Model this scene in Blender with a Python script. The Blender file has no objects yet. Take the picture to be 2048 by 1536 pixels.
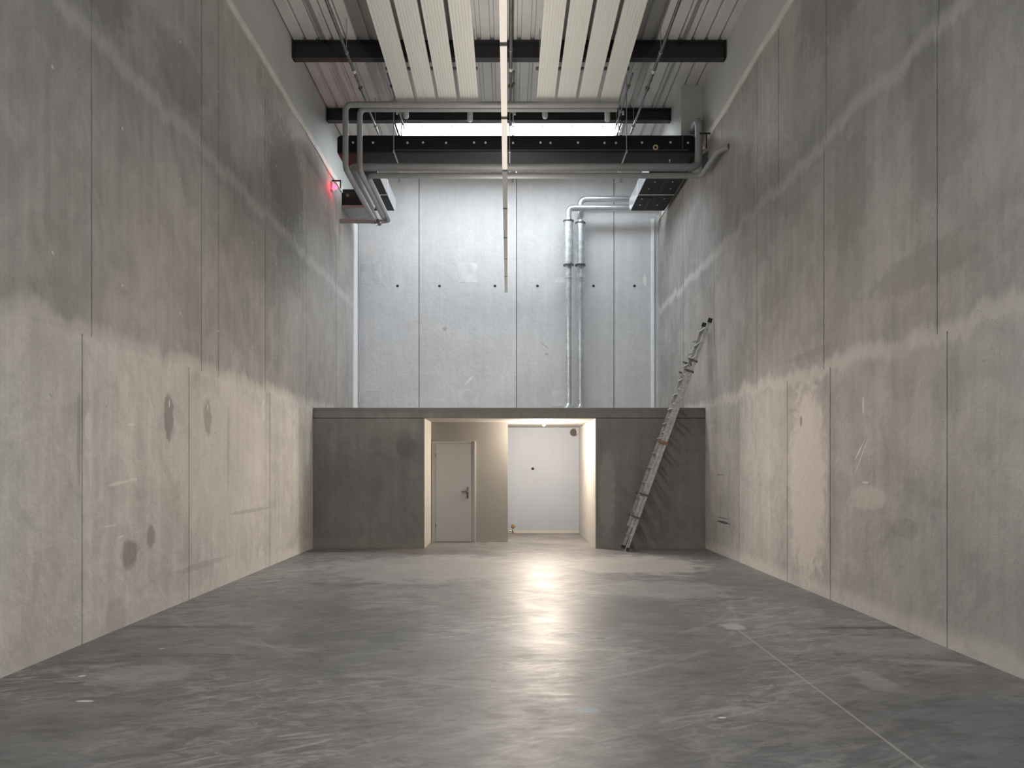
import bpy, bmesh, math, random
from mathutils import Vector, Matrix
random.seed(7)
SC = bpy.context.scene
COL = SC.collection
# ------------------------------------------------------------------ camera
F = 1540.0          # focal length in pixels of the 2048 px wide frame
VX, VY = 1016.0, 934.0
EYE = 1.52
cam = bpy.data.cameras.new('camera')
cam.sensor_width = 36.0
cam.lens = F / 2048 * 36.0
cam.shift_x = (1024 - VX) / 2048
cam.shift_y = (VY - 768) / 2048
cam.clip_start = 0.05
cam.clip_end = 200
camo = bpy.data.objects.new('camera', cam)
camo.location = (0, 0, EYE)
camo.rotation_euler = (math.radians(90), 0, 0)
COL.objects.link(camo)
SC.camera = camo
# ------------------------------------------------------------------ sky, daylight, exposure
world = bpy.data.worlds.new('sky')
SC.world = world
world.use_nodes = True
wn = world.node_tree.nodes
wn['Background'].inputs[0].default_value = (0.93, 0.965, 1.0, 1)
wn['Background'].inputs[1].default_value = 16.0
SC.view_settings.view_transform = 'Standard'
SC.view_settings.look = 'None'
SC.view_settings.gamma = 1
SC.view_settings.use_curve_mapping = False
SC.view_settings.exposure = 0.0
SC.cycles.max_bounces = 10
SC.cycles.diffuse_bounces = 7
SC.cycles.use_denoising = True
SC.cycles.sample_clamp_indirect = 6

def area(name, loc, rot, sx, sy, power, color, portal=False):
    l = bpy.data.lights.new(name, 'AREA')
    l.shape = 'RECTANGLE'; l.size = sx; l.size_y = sy
    l.energy = power; l.color = color
    if portal: l.cycles.is_portal = True
    o = bpy.data.objects.new(name, l)
    o.location = loc; o.rotation_euler = rot
    COL.objects.link(o)
    return o
# room dimensions
XL, XR = -3.65, 3.69
YB = 18.87           # back wall
YR = -6.0            # wall behind the camera
YF = 14.4            # front of the mezzanine box
ZR = 8.75            # roof
ZW = 7.6             # top of the grey concrete
ZM = 2.63            # top of the mezzanine
# daylight openings (portals guide the sky's light in)
area('skylight_portal', (0, 16.7, 9.02), (0, 0, 0), 4.7, 1.6, 1, (1, 1, 1), True)
area('added_rooflight_portal', (0, -.1, 9.02), (0, 0, 0), 4.7, 4.6, 1, (1, 1, 1), True)  # portal of the added rooflight over the camera

DZ1_ = 7.69          # top of the black duct
def X(px, Y): return (px - VX) * Y / F
def Z(py, Y): return EYE + (VY - py) * Y / F

# ------------------------------------------------------------------ materials
def mat(name, color, rough=0.6, metal=0.0, noise=0.0, nscale=8.0, bump=0.0, emit=None, estr=0.0, stretch=(1, 1, 1), spec=0.5):
    m = bpy.data.materials.new(name); m.use_nodes = True
    nt = m.node_tree; b = nt.nodes['Principled BSDF']
    b.inputs['Base Color'].default_value = (*color, 1)
    b.inputs['Roughness'].default_value = rough
    b.inputs['Metallic'].default_value = metal
    b.inputs['Specular IOR Level'].default_value = spec
    if noise > 0 or bump > 0:
        tc = nt.nodes.new('ShaderNodeTexCoord')
        mp = nt.nodes.new('ShaderNodeMapping'); mp.inputs['Scale'].default_value = stretch
        nz = nt.nodes.new('ShaderNodeTexNoise'); nz.inputs['Scale'].default_value = nscale; nz.inputs['Detail'].default_value = 5
        nt.links.new(tc.outputs['Object'], mp.inputs['Vector']); nt.links.new(mp.outputs[0], nz.inputs['Vector'])
        mr = nt.nodes.new('ShaderNodeMapRange')
        mr.inputs['From Min'].default_value = .3; mr.inputs['From Max'].default_value = .7
        mr.inputs['To Min'].default_value = 1 - noise; mr.inputs['To Max'].default_value = 1 + noise
        nt.links.new(nz.outputs['Fac'], mr.inputs['Value'])
        vm = nt.nodes.new('ShaderNodeVectorMath'); vm.operation = 'SCALE'
        vm.inputs[0].default_value = color
        nt.links.new(mr.outputs[0], vm.inputs['Scale'])
        nt.links.new(vm.outputs[0], b.inputs['Base Color'])
        if bump > 0:
            bp = nt.nodes.new('ShaderNodeBump'); bp.inputs['Strength'].default_value = bump; bp.inputs['Distance'].default_value = .02
            nt.links.new(nz.outputs['Fac'], bp.inputs['Height']); nt.links.new(bp.outputs[0], b.inputs['Normal'])
    if emit:
        b.inputs['Emission Color'].default_value = (*emit, 1)
        b.inputs['Emission Strength'].default_value = estr
    return m

class NB:
    """small node-graph helper"""
    def __init__(s, m): s.nt = m.node_tree; s.n = s.nt.nodes; s.l = s.nt.links
    def put(s, sock, v):
        if isinstance(v, (int, float)): sock.default_value = v
        elif isinstance(v, tuple): sock.default_value = v if len(v) == len(sock.default_value) else (*v, 1)
        else: s.l.new(v, sock)
    def m(s, op, a, b=0.0, c=0.0, clamp=False):
        n = s.n.new('ShaderNodeMath'); n.operation = op; n.use_clamp = clamp
        s.put(n.inputs[0], a); s.put(n.inputs[1], b); s.put(n.inputs[2], c)
        return n.outputs[0]
    def rng(s, v, a, b, c, d, smooth=False):
        n = s.n.new('ShaderNodeMapRange')
        if smooth: n.interpolation_type = 'SMOOTHSTEP'
        s.put(n.inputs['Value'], v); n.inputs['From Min'].default_value = a; n.inputs['From Max'].default_value = b
        n.inputs['To Min'].default_value = c; n.inputs['To Max'].default_value = d
        return n.outputs[0]
    def noise(s, vec, scale, detail=4, dist=0.0, rough=.5):
        n = s.n.new('ShaderNodeTexNoise'); s.put(n.inputs['Vector'], vec)
        n.inputs['Scale'].default_value = scale; n.inputs['Detail'].default_value = detail
        n.inputs['Distortion'].default_value = dist; n.inputs['Roughness'].default_value = rough
        return n.outputs['Fac']
    def comb(s, x, y, z=0.0):
        n = s.n.new('ShaderNodeCombineXYZ'); s.put(n.inputs[0], x); s.put(n.inputs[1], y); s.put(n.inputs[2], z)
        return n.outputs[0]
    def mix(s, fac, a, b, mode='MIX'):
        n = s.n.new('ShaderNodeMix'); n.data_type = 'RGBA'; n.blend_type = mode
        s.put(n.inputs[0], fac); s.put(n.inputs[6], a); s.put(n.inputs[7], b)
        return n.outputs[2]
    def scale(s, v, k):
        n = s.n.new('ShaderNodeVectorMath'); n.operation = 'SCALE'; s.put(n.inputs[0], v); s.put(n.inputs['Scale'], k)
        return n.outputs[0]

def blotches(g, a, z, wob, marks, col):
    """marks: (a, z, ra, rz, (r,g,b), strength[, slant]) spots, scratches, patches with a shape of their own"""
    for mk in marks:
        ma, mz, ra, rz, c, st = mk[:6]
        sl = mk[6] if len(mk) > 6 else 0.0
        da = g.m('SUBTRACT', a, ma); dz = g.m('SUBTRACT', z, mz)
        if sl: dz = g.m('SUBTRACT', dz, g.m('MULTIPLY', da, sl))
        da = g.m('ABSOLUTE', g.m('DIVIDE', da, ra)); dz = g.m('ABSOLUTE', g.m('DIVIDE', dz, rz))
        d = g.m('SQRT', g.m('ADD', g.m('MULTIPLY', da, da), g.m('MULTIPLY', dz, dz)))
        d = g.m('ADD', d, wob)
        f = g.rng(d, .7, 1.15, st, 0, True)
        col = g.mix(f, col, c)
    return col

def concrete(name, axis, base=(.40, .384, .362), low=1.3, seed=0.0, marks=(), joints=(2.66, 5.3), off=1.95, dots=True, bright=(.62, .59, .55), amp=1.0):
    m = bpy.data.materials.new(name); m.use_nodes = True
    g = NB(m); b = g.n['Principled BSDF']
    tc = g.n.new('ShaderNodeTexCoord'); sp = g.n.new('ShaderNodeSeparateXYZ'); g.l.new(tc.outputs['Object'], sp.inputs[0])
    a = sp.outputs[axis]; z = sp.outputs['Z']
    v = g.comb(a, z, seed)
    wob = g.rng(g.noise(v, 7, 4, .3), 0, 1, -.5, .5)
    cloud = g.rng(g.noise(v, .45, 6, .6), .3, .7, 1 - .18 * amp, 1 + .17 * amp)
    cloud2 = g.rng(g.noise(g.scale(v, 1.0), 1.9, 6, 1.2, .6), .3, .7, 1 - .12 * amp, 1 + .12 * amp)
    vs = g.comb(g.m('MULTIPLY', a, 7.0), g.m('MULTIPLY', z, .35), seed + 3)
    streak = g.rng(g.noise(vs, 1.0, 4), .3, .7, 1 - .08 * amp, 1 + .08 * amp)
    vs2 = g.comb(g.m('MULTIPLY', a, 30.0), g.m('MULTIPLY', z, .8), seed + 5)
    streak2 = g.rng(g.noise(vs2, 1.0, 3), .3, .7, 1 - .035 * amp, 1 + .035 * amp)
    fine = g.rng(g.noise(v, 42, 3), .3, .7, .95, 1.05)
    # each cast panel has its own tone
    pi = g.m('FLOOR', g.m('DIVIDE', g.m('SUBTRACT', a, off), 2.4)); ti = g.m('FLOOR', g.m('DIVIDE', z, 2.65 if joints else 50.0))
    wnz = g.n.new('ShaderNodeTexWhiteNoise'); wnz.noise_dimensions = '3D'; g.l.new(g.comb(pi, ti, seed), wnz.inputs['Vector'])
    ptone = g.rng(wnz.outputs['Value'], 0, 1, .92, 1.08)
    k = g.m('MULTIPLY', g.m('MULTIPLY', cloud, cloud2), g.m('MULTIPLY', streak, g.m('MULTIPLY', streak2, g.m('MULTIPLY', fine, ptone))))
    # the lowest course was cast lighter; ragged grout line between
    edge = g.noise(g.comb(a, 0.0, seed + 9), 1.3, 6, 0, .7)
    zz = g.m('ADD', z, g.rng(edge, .3, .7, -.16, .16))
    if low != 1.0 and joints:
        k = g.m('MULTIPLY', k, g.rng(zz, joints[0] - .03, joints[0] + .04, low, 1.0, True))
    col = g.scale(base, k)
    # slight warm / green hue drift
    hue = g.rng(g.noise(v, .8, 3, .5), .35, .65, 0, 1)
    col = g.mix(g.m('MULTIPLY', hue, .35), col, g.mix(1.0, col, (1.05, .98, .93), 'MULTIPLY'))
    for j in joints:
        f = g.rng(g.m('ABSOLUTE', g.m('SUBTRACT', zz, j + .03)), .02, .14, .55, 0, True)
        col = g.mix(f, col, bright)
    # dusty foot of the wall
    f = g.rng(g.m('ADD', z, g.rng(edge, .3, .7, -.06, .06)), .06, .24, .75, 0, True)
    col = g.mix(f, col, bright)
    # pores
    vo = g.n.new('ShaderNodeTexVoronoi'); vo.inputs['Scale'].default_value = 5.5; g.l.new(v, vo.inputs['Vector'])
    pm = g.m('MULTIPLY', g.rng(vo.outputs['Distance'], .035, .07, 1, 0), g.rng(g.noise(v, .9, 2), .5, .6, 0, .6))
    col = g.mix(pm, col, (.12, .11, .10))
    vo2 = g.n.new('ShaderNodeTexVoronoi'); vo2.inputs['Scale'].default_value = 17; g.l.new(v, vo2.inputs['Vector'])
    pm2 = g.m('MULTIPLY', g.rng(vo2.outputs['Distance'], .08, .16, 1, 0), g.rng(g.noise(g.scale(v, 1.3), 1.0, 3), .5, .6, 0, .45 * amp))
    col = g.mix(pm2, col, (.15, .14, .13))
    # formwork grain and smeared slurry
    sl = g.noise(g.comb(g.m('MULTIPLY', a, 1.4), g.m('MULTIPLY', z, .9), seed + 21), 1.5, 9, 1.4, .64)
    col = g.mix(g.rng(sl, .5, .64, 0, .22 * amp, True), col, g.scale(bright, .8))
    col = g.mix(g.rng(sl, .50, .37, 0, .17 * amp, True), col, g.scale(base, .62))
    col = blotches(g, a, z, wob, marks, col)
    g.l.new(col, b.inputs['Base Color'])
    b.inputs['Roughness'].default_value = .72
    b.inputs['Specular IOR Level'].default_value = .3
    bp = g.n.new('ShaderNodeBump'); bp.inputs['Strength'].default_value = .4; bp.inputs['Distance'].default_value = .02
    h = g.m('ADD', g.noise(v, 12, 5), g.m('MULTIPLY', g.noise(v, 1.5, 3), .8))
    g.l.new(h, bp.inputs['Height']); g.l.new(bp.outputs[0], b.inputs['Normal'])
    return m

D = (.23, .215, .195); L = (.8, .77, .72)
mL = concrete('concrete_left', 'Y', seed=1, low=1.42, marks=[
    (10.3, 1.5, 1.7, 1.1, (.64, .60, .55), .35),  # broad pale area: lamp spill on the low wall, put into the colour
    (8.29, 2.06, .12, .27, D, .75), (9.35, 2.12, .13, .22, D, .6), (8.3, 2.2, .015, .05, L, .8), (9.36, 2.25, .015, .04, L, .6),
    (7.24, 1.37, .22, .018, L, .8, .1), (7.5, 1.40, .09, .02, L, .9), (7.46, 1.93, .09, .012, L, .9), (7.25, .86, .06, .012, L, .9, .2), (7.05, .98, .14, .008, L, .6),
    (6.7, 1.86, .06, .15, L, .55), (6.55, 1.75, .03, .5, D, .45), (7.43, .68, .17, .15, D, .7), (7.87, .8, .10, .12, D, .6),
    (10.05, 1.75, .05, .5, (.36, .33, .31), .6, 1.6), (7.15, .12, .2, .2, D, .3), (6.9, 6.0, .6, .5, (.2, .19, .175), .5), (8.6, 5.9, .7, .4, (.21, .2, .185), .4),
    (6.1, 3.9, .05, .8, D, .3), (12.7, 6.3, 1.1, .9, (.17, .165, .155), .55), (12.9, 4.9, .8, .5, (.2, .2, .19), .35), (9.2, .35, .9, .04, D, .3), (11.0, .9, .9, .03, D, .35)])
mR = concrete('concrete_right', 'Y', base=(.355, .343, .327), seed=5, low=1.25, off=1.83, marks=[
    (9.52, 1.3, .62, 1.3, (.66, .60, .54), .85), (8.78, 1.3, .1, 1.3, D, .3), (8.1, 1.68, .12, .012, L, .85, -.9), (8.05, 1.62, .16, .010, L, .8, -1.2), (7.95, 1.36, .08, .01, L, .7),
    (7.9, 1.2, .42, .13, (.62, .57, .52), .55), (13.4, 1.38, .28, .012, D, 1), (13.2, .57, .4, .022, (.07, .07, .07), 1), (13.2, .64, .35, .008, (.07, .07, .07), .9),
    (9.7, 2.1, .04, .07, D, .8), (7.2, 2.4, .3, .3, D, .3), (6.6, 4.3, .5, .5, (.22, .21, .195), .45), (8.3, 4.5, .5, .6, (.22, .21, .195), .5), (6.95, 4.9, .2, .4, D, .3),
    (9.4, 2.9, .8, .05, D, .35), (7.2, .95, .3, .1, D, .35), (8.5, 7.2, 1.4, .9, (.21, .2, .19), .5), (6.9, 3.3, .9, .2, (.24, .23, .215), .5), (8.0, 2.15, .02, .1, L, .6)])
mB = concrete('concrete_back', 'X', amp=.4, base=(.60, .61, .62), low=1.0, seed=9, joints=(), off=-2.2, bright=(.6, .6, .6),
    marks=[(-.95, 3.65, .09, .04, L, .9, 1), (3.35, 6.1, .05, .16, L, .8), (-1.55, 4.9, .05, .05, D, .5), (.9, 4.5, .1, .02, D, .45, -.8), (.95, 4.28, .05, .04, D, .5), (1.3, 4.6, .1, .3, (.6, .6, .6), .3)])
mM = concrete('concrete_mezzanine', 'X', base=(.20, .197, .188), low=1.0, seed=12, joints=(), bright=(.24, .225, .2),
    marks=[(1.85, 1.0, .16, .9, (.33, .31, .29), .5), (-1.9, 1.9, .2, .25, (.12, .11, .1), .5), (0, 2.62, 5, .1, (.17, .16, .145), .5)])
mPatch = mat('plaster_patch', (.61, .62, .63), .8, noise=.12, nscale=5)
mPlug = mat('mortar_plug', (.55, .53, .50), .8)
mHole = mat('dark_hole', (.03, .03, .035), .8)
mUp = mat('painted_upper_wall', (.46, .465, .45), .7, noise=.06, nscale=1.2, bump=.05)
mLip = mat('pale_grout', (.62, .585, .54), .8, noise=.1, nscale=3, bump=.3)
mFoam = mat('white_joint_foam', (.85, .87, .9), .8, noise=.04, nscale=6)
mDeck = mat('roof_deck', (.54, .54, .525), .45, noise=.08, nscale=1.5)
mSteel = mat('anthracite_paint', (.022, .023, .026), .55, noise=.15, nscale=3)
mDuct = mat('black_foam_insulation', (.010, .0102, .0108), .6, noise=.2, nscale=4, bump=.15, spec=.25)
mSilver = mat('aluminium_foil', (.72, .74, .77), .3, .85, noise=.08, nscale=6, bump=.1)
mGalv = mat('galvanised_sheet', (.66, .69, .71), .42, .85, noise=.2, nscale=9, bump=.1)
mPipe = mat('grey_pipe_jacket', (.29, .295, .30), .45, noise=.06, nscale=4)
mPipeD = mat('dark_grey_pipe', (.16, .165, .16), .5, noise=.06, nscale=4)
mCond = mat('grey_conduit', (.13, .135, .14), .35, .5, noise=.2, nscale=8)
mWire = mat('zinc_rod', (.45, .46, .5), .35, .7)
mStud = mat('zinc_stud', (.6, .6, .6), .4, .3)
mPanel = mat('radiant_panel_paint', (.62, .615, .58), .5, noise=.04, nscale=6, stretch=(8, .3, 1))
mAlu = mat('worn_aluminium', (.50, .50, .49), .38, .6, noise=.25, nscale=18, bump=.1)
mRubber = mat('black_rubber', (.03, .03, .03), .7)
mRust = mat('rusty_steel', (.25, .15, .1), .7, .2, noise=.3, nscale=20)
mWhite = mat('white_paint', (.275, .30, .345), .75, noise=.03, nscale=2, bump=.04)
mNiche = mat('beige_paint', (.26, .25, .23), .75, noise=.04, nscale=1.5, bump=.04)
mDoor = mat('door_lacquer', (.37, .37, .36), .42, noise=.03, nscale=1)
mFrame = mat('door_frame_lacquer', (.36, .355, .34), .4)
mCeil = mat('niche_ceiling', (.37, .355, .33), .75, noise=.05, nscale=3)
mHandle = mat('dull_steel', (.18, .16, .14), .35, .8)
mBrass = mat('brass', (.45, .30, .1), .35, .8)
mRed = mat('red_plastic', (.5, .03, .02), .4)
mPlas = mat('white_plastic', (.75, .76, .78), .4)
mCap = mat('grey_cap', (.45, .45, .44), .4, .3)
mRedLed = mat('red_led', (.8, .02, .02), .4, emit=(1, .03, .06), estr=12)
mBulb = mat('lit_bulb', (1, 1, 1), .4, emit=(1, .82, .6), estr=40)
mTubeOn = mat('lit_diffuser', (.8, .79, .76), .5, emit=(1, .86, .73), estr=.72)
mTubeDim = mat('dim_diffuser', (.72, .73, .70), .5, emit=(1, .9, .8), estr=.12)
mBody = mat('lamp_housing', (.6, .6, .57), .4)

# translucent skylight sheet: lets the sky through, scatters a little
mGlaz = bpy.data.materials.new('skylight_sheet'); mGlaz.use_nodes = True
g = NB(mGlaz); g.n.remove(g.n['Principled BSDF'])
tr = g.n.new('ShaderNodeBsdfTransparent'); tr.inputs[0].default_value = (.93, .95, .96, 1)
df = g.n.new('ShaderNodeBsdfTranslucent'); df.inputs[0].default_value = (.9, .92, .93, 1)
mx = g.n.new('ShaderNodeMixShader'); mx.inputs[0].default_value = .25
g.l.new(tr.outputs[0], mx.inputs[1]); g.l.new(df.outputs[0], mx.inputs[2]); g.l.new(mx.outputs[0], g.n['Material Output'].inputs[0])

# polished concrete floor
mFloor = bpy.data.materials.new('polished_concrete'); mFloor.use_nodes = True
g = NB(mFloor); b = g.n['Principled BSDF']
tc = g.n.new('ShaderNodeTexCoord'); sp = g.n.new('ShaderNodeSeparateXYZ'); g.l.new(tc.outputs['Object'], sp.inputs[0])
x, y = sp.outputs['X'], sp.outputs['Y']
v = g.comb(x, y, 2.0)
cl = g.rng(g.noise(v, .55, 6, .8), .3, .7, .72, 1.28)
c2 = g.rng(g.noise(v, 2.2, 7, 1.5, .62), .3, .7, .78, 1.22)
ang = math.radians(28)
u1 = g.m('ADD', g.m('MULTIPLY', x, math.cos(ang)), g.m('MULTIPLY', y, math.sin(ang)))
u2 = g.m('SUBTRACT', g.m('MULTIPLY', y, math.cos(ang)), g.m('MULTIPLY', x, math.sin(ang)))
st = g.rng(g.noise(g.comb(g.m('MULTIPLY', u1, 1.2), g.m('MULTIPLY', u2, 6.0), 4.0), 1.5, 5, .8), .35, .7, .9, 1.18)
fi = g.rng(g.noise(v, 30, 4), .3, .7, .92, 1.08)
k = g.m('MULTIPLY', g.m('MULTIPLY', cl, c2), g.m('MULTIPLY', st, fi))
col = g.scale((.106, .111, .117), k)
# pale scuffs left by traffic
sc1 = g.noise(g.comb(g.m('MULTIPLY', u1, 1.1), g.m('MULTIPLY', u2, 4.5), 8.0), 2.2, 9, 1.0, .68)
sc2 = g.noise(g.comb(g.m('MULTIPLY', x, 2.2), g.m('MULTIPLY', y, 3.5), 11.0), 2.6, 9, .8, .7)
sm = g.m('MAXIMUM', g.rng(sc1, .50, .62, 0, .6, True), g.rng(sc2, .51, .63, 0, .5, True))
sm = g.m('MULTIPLY', sm, g.rng(g.noise(v, .5, 3), .4, .62, .15, 1.0, True))
col = g.mix(sm, col, (.33, .315, .295))
dk = g.noise(g.comb(g.m('MULTIPLY', x, 1.6), g.m('MULTIPLY', y, 2.6), 15.0), 1.9, 9, .8, .68)
col = g.mix(g.rng(dk, .51, .64, 0, .6, True), col, (.045, .045, .045))
hue = g.rng(g.noise(g.comb(x, y, 7.0), .38, 3, .4), .4, .6, 0, 1)
col = g.mix(g.m('MULTIPLY', hue, .8), col, g.mix(1.0, col, (1.10, .98, .93), 'MULTIPLY'))
wob = g.rng(g.noise(v, 3.5, 5, .6), 0, 1, -.8, .8)
wob2 = g.rng(g.noise(v, 11, 4), 0, 1, -.35, .35)
LG = (.30, .29, .28)
# saw-cut joint with a pale filler
jx = g.m('ABSOLUTE', g.m('SUBTRACT', x, g.m('ADD', 2.03, g.m('MULTIPLY', y, .016))))
jf = g.m('MULTIPLY', g.rng(jx, .003, .012, .6, 0), g.m('LESS_THAN', y, 7.4))
col = g.mix(jf, col, (.36, .34, .31))
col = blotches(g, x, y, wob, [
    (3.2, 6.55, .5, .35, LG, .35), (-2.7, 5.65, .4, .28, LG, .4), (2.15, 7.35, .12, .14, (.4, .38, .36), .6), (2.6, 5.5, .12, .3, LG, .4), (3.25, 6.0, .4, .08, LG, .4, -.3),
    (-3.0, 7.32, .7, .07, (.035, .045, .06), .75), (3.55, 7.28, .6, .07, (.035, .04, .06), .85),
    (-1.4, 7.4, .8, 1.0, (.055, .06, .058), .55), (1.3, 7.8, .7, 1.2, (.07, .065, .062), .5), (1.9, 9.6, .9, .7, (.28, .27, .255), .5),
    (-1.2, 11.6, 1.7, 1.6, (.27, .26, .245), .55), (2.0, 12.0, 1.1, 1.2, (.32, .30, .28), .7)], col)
col = blotches(g, x, y, wob2, [
    (.50, 4.81, .08, .05, (.16, .22, .27), .9), (.82, 6.83, .05, .05, (.03, .03, .03), .85), (-.02, 5.95, .03, .03, (.03, .03, .03), .8), (.38, 4.68, .05, .03, (.05, .05, .05), .7), (.66, 4.5, .04, .03, (.05, .05, .05), .6),
    (1.3, 4.67, .025, .012, L, .7), (-2.75, 5.0, .06, .02, L, .6), (-3.1, 5.6, .03, .03, L, .6), (-2.9, 6.45, .03, .02, L, .4)], col)
# arcs left by tyres
for cx, cy, rr, w in ((-.6, 9.4, 3.2, .012), (-1.2, 8.6, 3.6, .010), (3.6, 12.2, 2.6, .010), (1.0, 9.0, 3.9, .007)):
    dx = g.m('SUBTRACT', x, cx); dy = g.m('SUBTRACT', y, cy)
    r = g.m('SQRT', g.m('ADD', g.m('MULTIPLY', dx, dx), g.m('MULTIPLY', dy, dy)))
    f = g.rng(g.m('ABSOLUTE', g.m('SUBTRACT', r, rr)), w, w * 4, .22, 0, True)
    col = g.mix(g.m('MULTIPLY', f, g.rng(g.noise(v, 1.1, 3), .48, .56, 0, 1)), col, (.34, .32, .30))
g.l.new(col, b.inputs['Base Color'])
ro = g.m('ADD', g.rng(g.noise(v, 1.4, 6, 1.0), .3, .7, .41, .52), g.rng(g.noise(g.comb(g.m('MULTIPLY', x, 1.5), g.m('MULTIPLY', y, 5.0), 1.0), 3.0, 5), .3, .7, -.04, .06))
g.l.new(ro, b.inputs['Roughness'])
b.inputs['Specular IOR Level'].default_value = 1.0
bp = g.n.new('ShaderNodeBump'); bp.inputs['Strength'].default_value = .12; bp.inputs['Distance'].default_value = .01
g.l.new(g.noise(v, 5, 4, .5), bp.inputs['Height']); g.l.new(bp.outputs[0], b.inputs['Normal'])

# ------------------------------------------------------------------ mesh helpers
class MB:
    def __init__(s): s.bm = bmesh.new(); s.mi = 0
    def _tag(s, faces):
        for f in faces: f.material_index = s.mi
    def box(s, x0, x1, y0, y1, z0, z1, bevel=0.0):
        t = bmesh.new()
        bmesh.ops.create_cube(t, size=1)
        for v in t.verts:
            v.co = Vector((x0 + (v.co.x + .5) * (x1 - x0), y0 + (v.co.y + .5) * (y1 - y0), z0 + (v.co.z + .5) * (z1 - z0)))
        if bevel: bmesh.ops.bevel(t, geom=t.edges[:], offset=bevel, segments=2, affect='EDGES', profile=.5)
        s.join(t); return s
    def join(s, t, M=None):
        if M is not None: bmesh.ops.transform(t, matrix=M, verts=t.verts)
        for f in t.faces: f.material_index = s.mi
        me = bpy.data.meshes.new('tmp'); t.to_mesh(me); t.free()
        s.bm.from_mesh(me); bpy.data.meshes.remove(me)
    def obox(s, c, u, v, w, hu, hv, hw, bevel=0.0):
        """box centred at c with half sizes along unit axes u, v, w"""
        t = bmesh.new(); bmesh.ops.create_cube(t, size=2)
        for q in t.verts: q.co = Vector((q.co.x * hu, q.co.y * hv, q.co.z * hw))
        if bevel: bmesh.ops.bevel(t, geom=t.edges[:], offset=bevel, segments=2, affect='EDGES', profile=.5)
        M = Matrix((u, v, w)).transposed().to_4x4(); M.translation = Vector(c)
        s.join(t, M); return s
    def tube(s, pts, r, seg=16, bend=0.0, caps=True):
        """sweep a round section along pts; corners rounded with radius bend"""
        pts = [Vector(p) for p in pts]
        path = [pts[0]]
        for i in range(1, len(pts) - 1):
            a, p, c = pts[i - 1], pts[i], pts[i + 1]
            d1 = (a - p); d2 = (c - p)
            b_ = min(bend, d1.length * .49, d2.length * .49)
            if b_ <= 1e-4: path.append(p); continue
            q1 = p + d1.normalized() * b_; q2 = p + d2.normalized() * b_
            for k in range(7):
                t = k / 6
                path.append(q1 * (1 - t) ** 2 + p * 2 * t * (1 - t) + q2 * t * t)
        path.append(pts[-1])
        n = len(path); rs = r if isinstance(r, (list, tuple)) else [r] * n
        tan = []
        for i in range(n):
            a = path[max(i - 1, 0)]; c = path[min(i + 1, n - 1)]
            tan.append((c - a).normalized())
        up = Vector((0, 0, 1)) if abs(tan[0].z) < .9 else Vector((1, 0, 0))
        nrm = (up - tan[0] * up.dot(tan[0])).normalized()
        rings = []
        for i in range(n):
            nrm = (nrm - tan[i] * nrm.dot(tan[i])).normalized()
            bi = tan[i].cross(nrm)
            rings.append([s.bm.verts.new(path[i] + (nrm * math.cos(2 * math.pi * k / seg) + bi * math.sin(2 * math.pi * k / seg)) * rs[i]) for k in range(seg)])
        for i in range(n - 1):
            for k in range(seg):
                f = s.bm.faces.new((rings[i][k], rings[i][(k + 1) % seg], rings[i + 1][(k + 1) % seg], rings[i + 1][k]))
                f.material_index = s.mi
        if caps:
            for rg in (rings[0][::-1], rings[-1]):
                f = s.bm.faces.new(rg); f.material_index = s.mi
        return s
    def lathe(s, c, axis, prof, seg=20):
        """prof: (distance along axis, radius) list"""
        c = Vector(c); ax = Vector(axis).normalized()
        pts = [c + ax * d for d, r in prof]
        up = Vector((0, 0, 1)) if abs(ax.z) < .9 else Vector((1, 0, 0))
        n = (up - ax * up.dot(ax)).normalized(); bi = ax.cross(n)
        rings = [[s.bm.verts.new(p + (n * math.cos(2 * math.pi * k / seg) + bi * math.sin(2 * math.pi * k / seg)) * max(r, 1e-4)) for k in range(seg)] for p, (d, r) in zip(pts, prof)]
        for i in range(len(rings) - 1):
            for k in range(seg):
                f = s.bm.faces.new((rings[i][k], rings[i][(k + 1) % seg], rings[i + 1][(k + 1) % seg], rings[i + 1][k])); f.material_index = s.mi
        for rg in (rings[0][::-1], rings[-1]):
            f = s.bm.faces.new(rg); f.material_index = s.mi
        return s
    def prism(s, poly, axis, a0, a1):
        """extrude a 2-D polygon along an axis ('X','Y','Z') from a0 to a1"""
        def P(q, a):
            if axis == 'X': return Vector((a, q[0], q[1]))
            if axis == 'Y': return Vector((q[0], a, q[1]))
            return Vector((q[0], q[1], a))
        A = [s.bm.verts.new(P(q, a0)) for q in poly]; B = [s.bm.verts.new(P(q, a1)) for q in poly]
        n = len(poly)
        for i in range(n):
            f = s.bm.faces.new((A[i], A[(i + 1) % n], B[(i + 1) % n], B[i])); f.material_index = s.mi
        for rg in (A[::-1], B):
            f = s.bm.faces.new(rg); f.material_index = s.mi
        return s
    def build(s, name, mats, parent=None, smooth=False, sharp=35):
        bm = s.bm
        bmesh.ops.recalc_face_normals(bm, faces=bm.faces)
        if smooth:
            for f in bm.faces: f.smooth = True
            for e in bm.edges:
                if len(e.link_faces) != 2 or e.calc_face_angle(0) > math.radians(sharp): e.smooth = False
        me = bpy.data.meshes.new(name); bm.to_mesh(me); bm.free()
        for m_ in (mats if isinstance(mats, (list, tuple)) else [mats]): me.materials.append(m_)
        o = bpy.data.objects.new(name, me); COL.objects.link(o)
        if parent is not None:
            o.parent = parent
            if parent.type == 'EMPTY': me.transform(Matrix.Translation(-parent.location))
        return o

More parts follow.
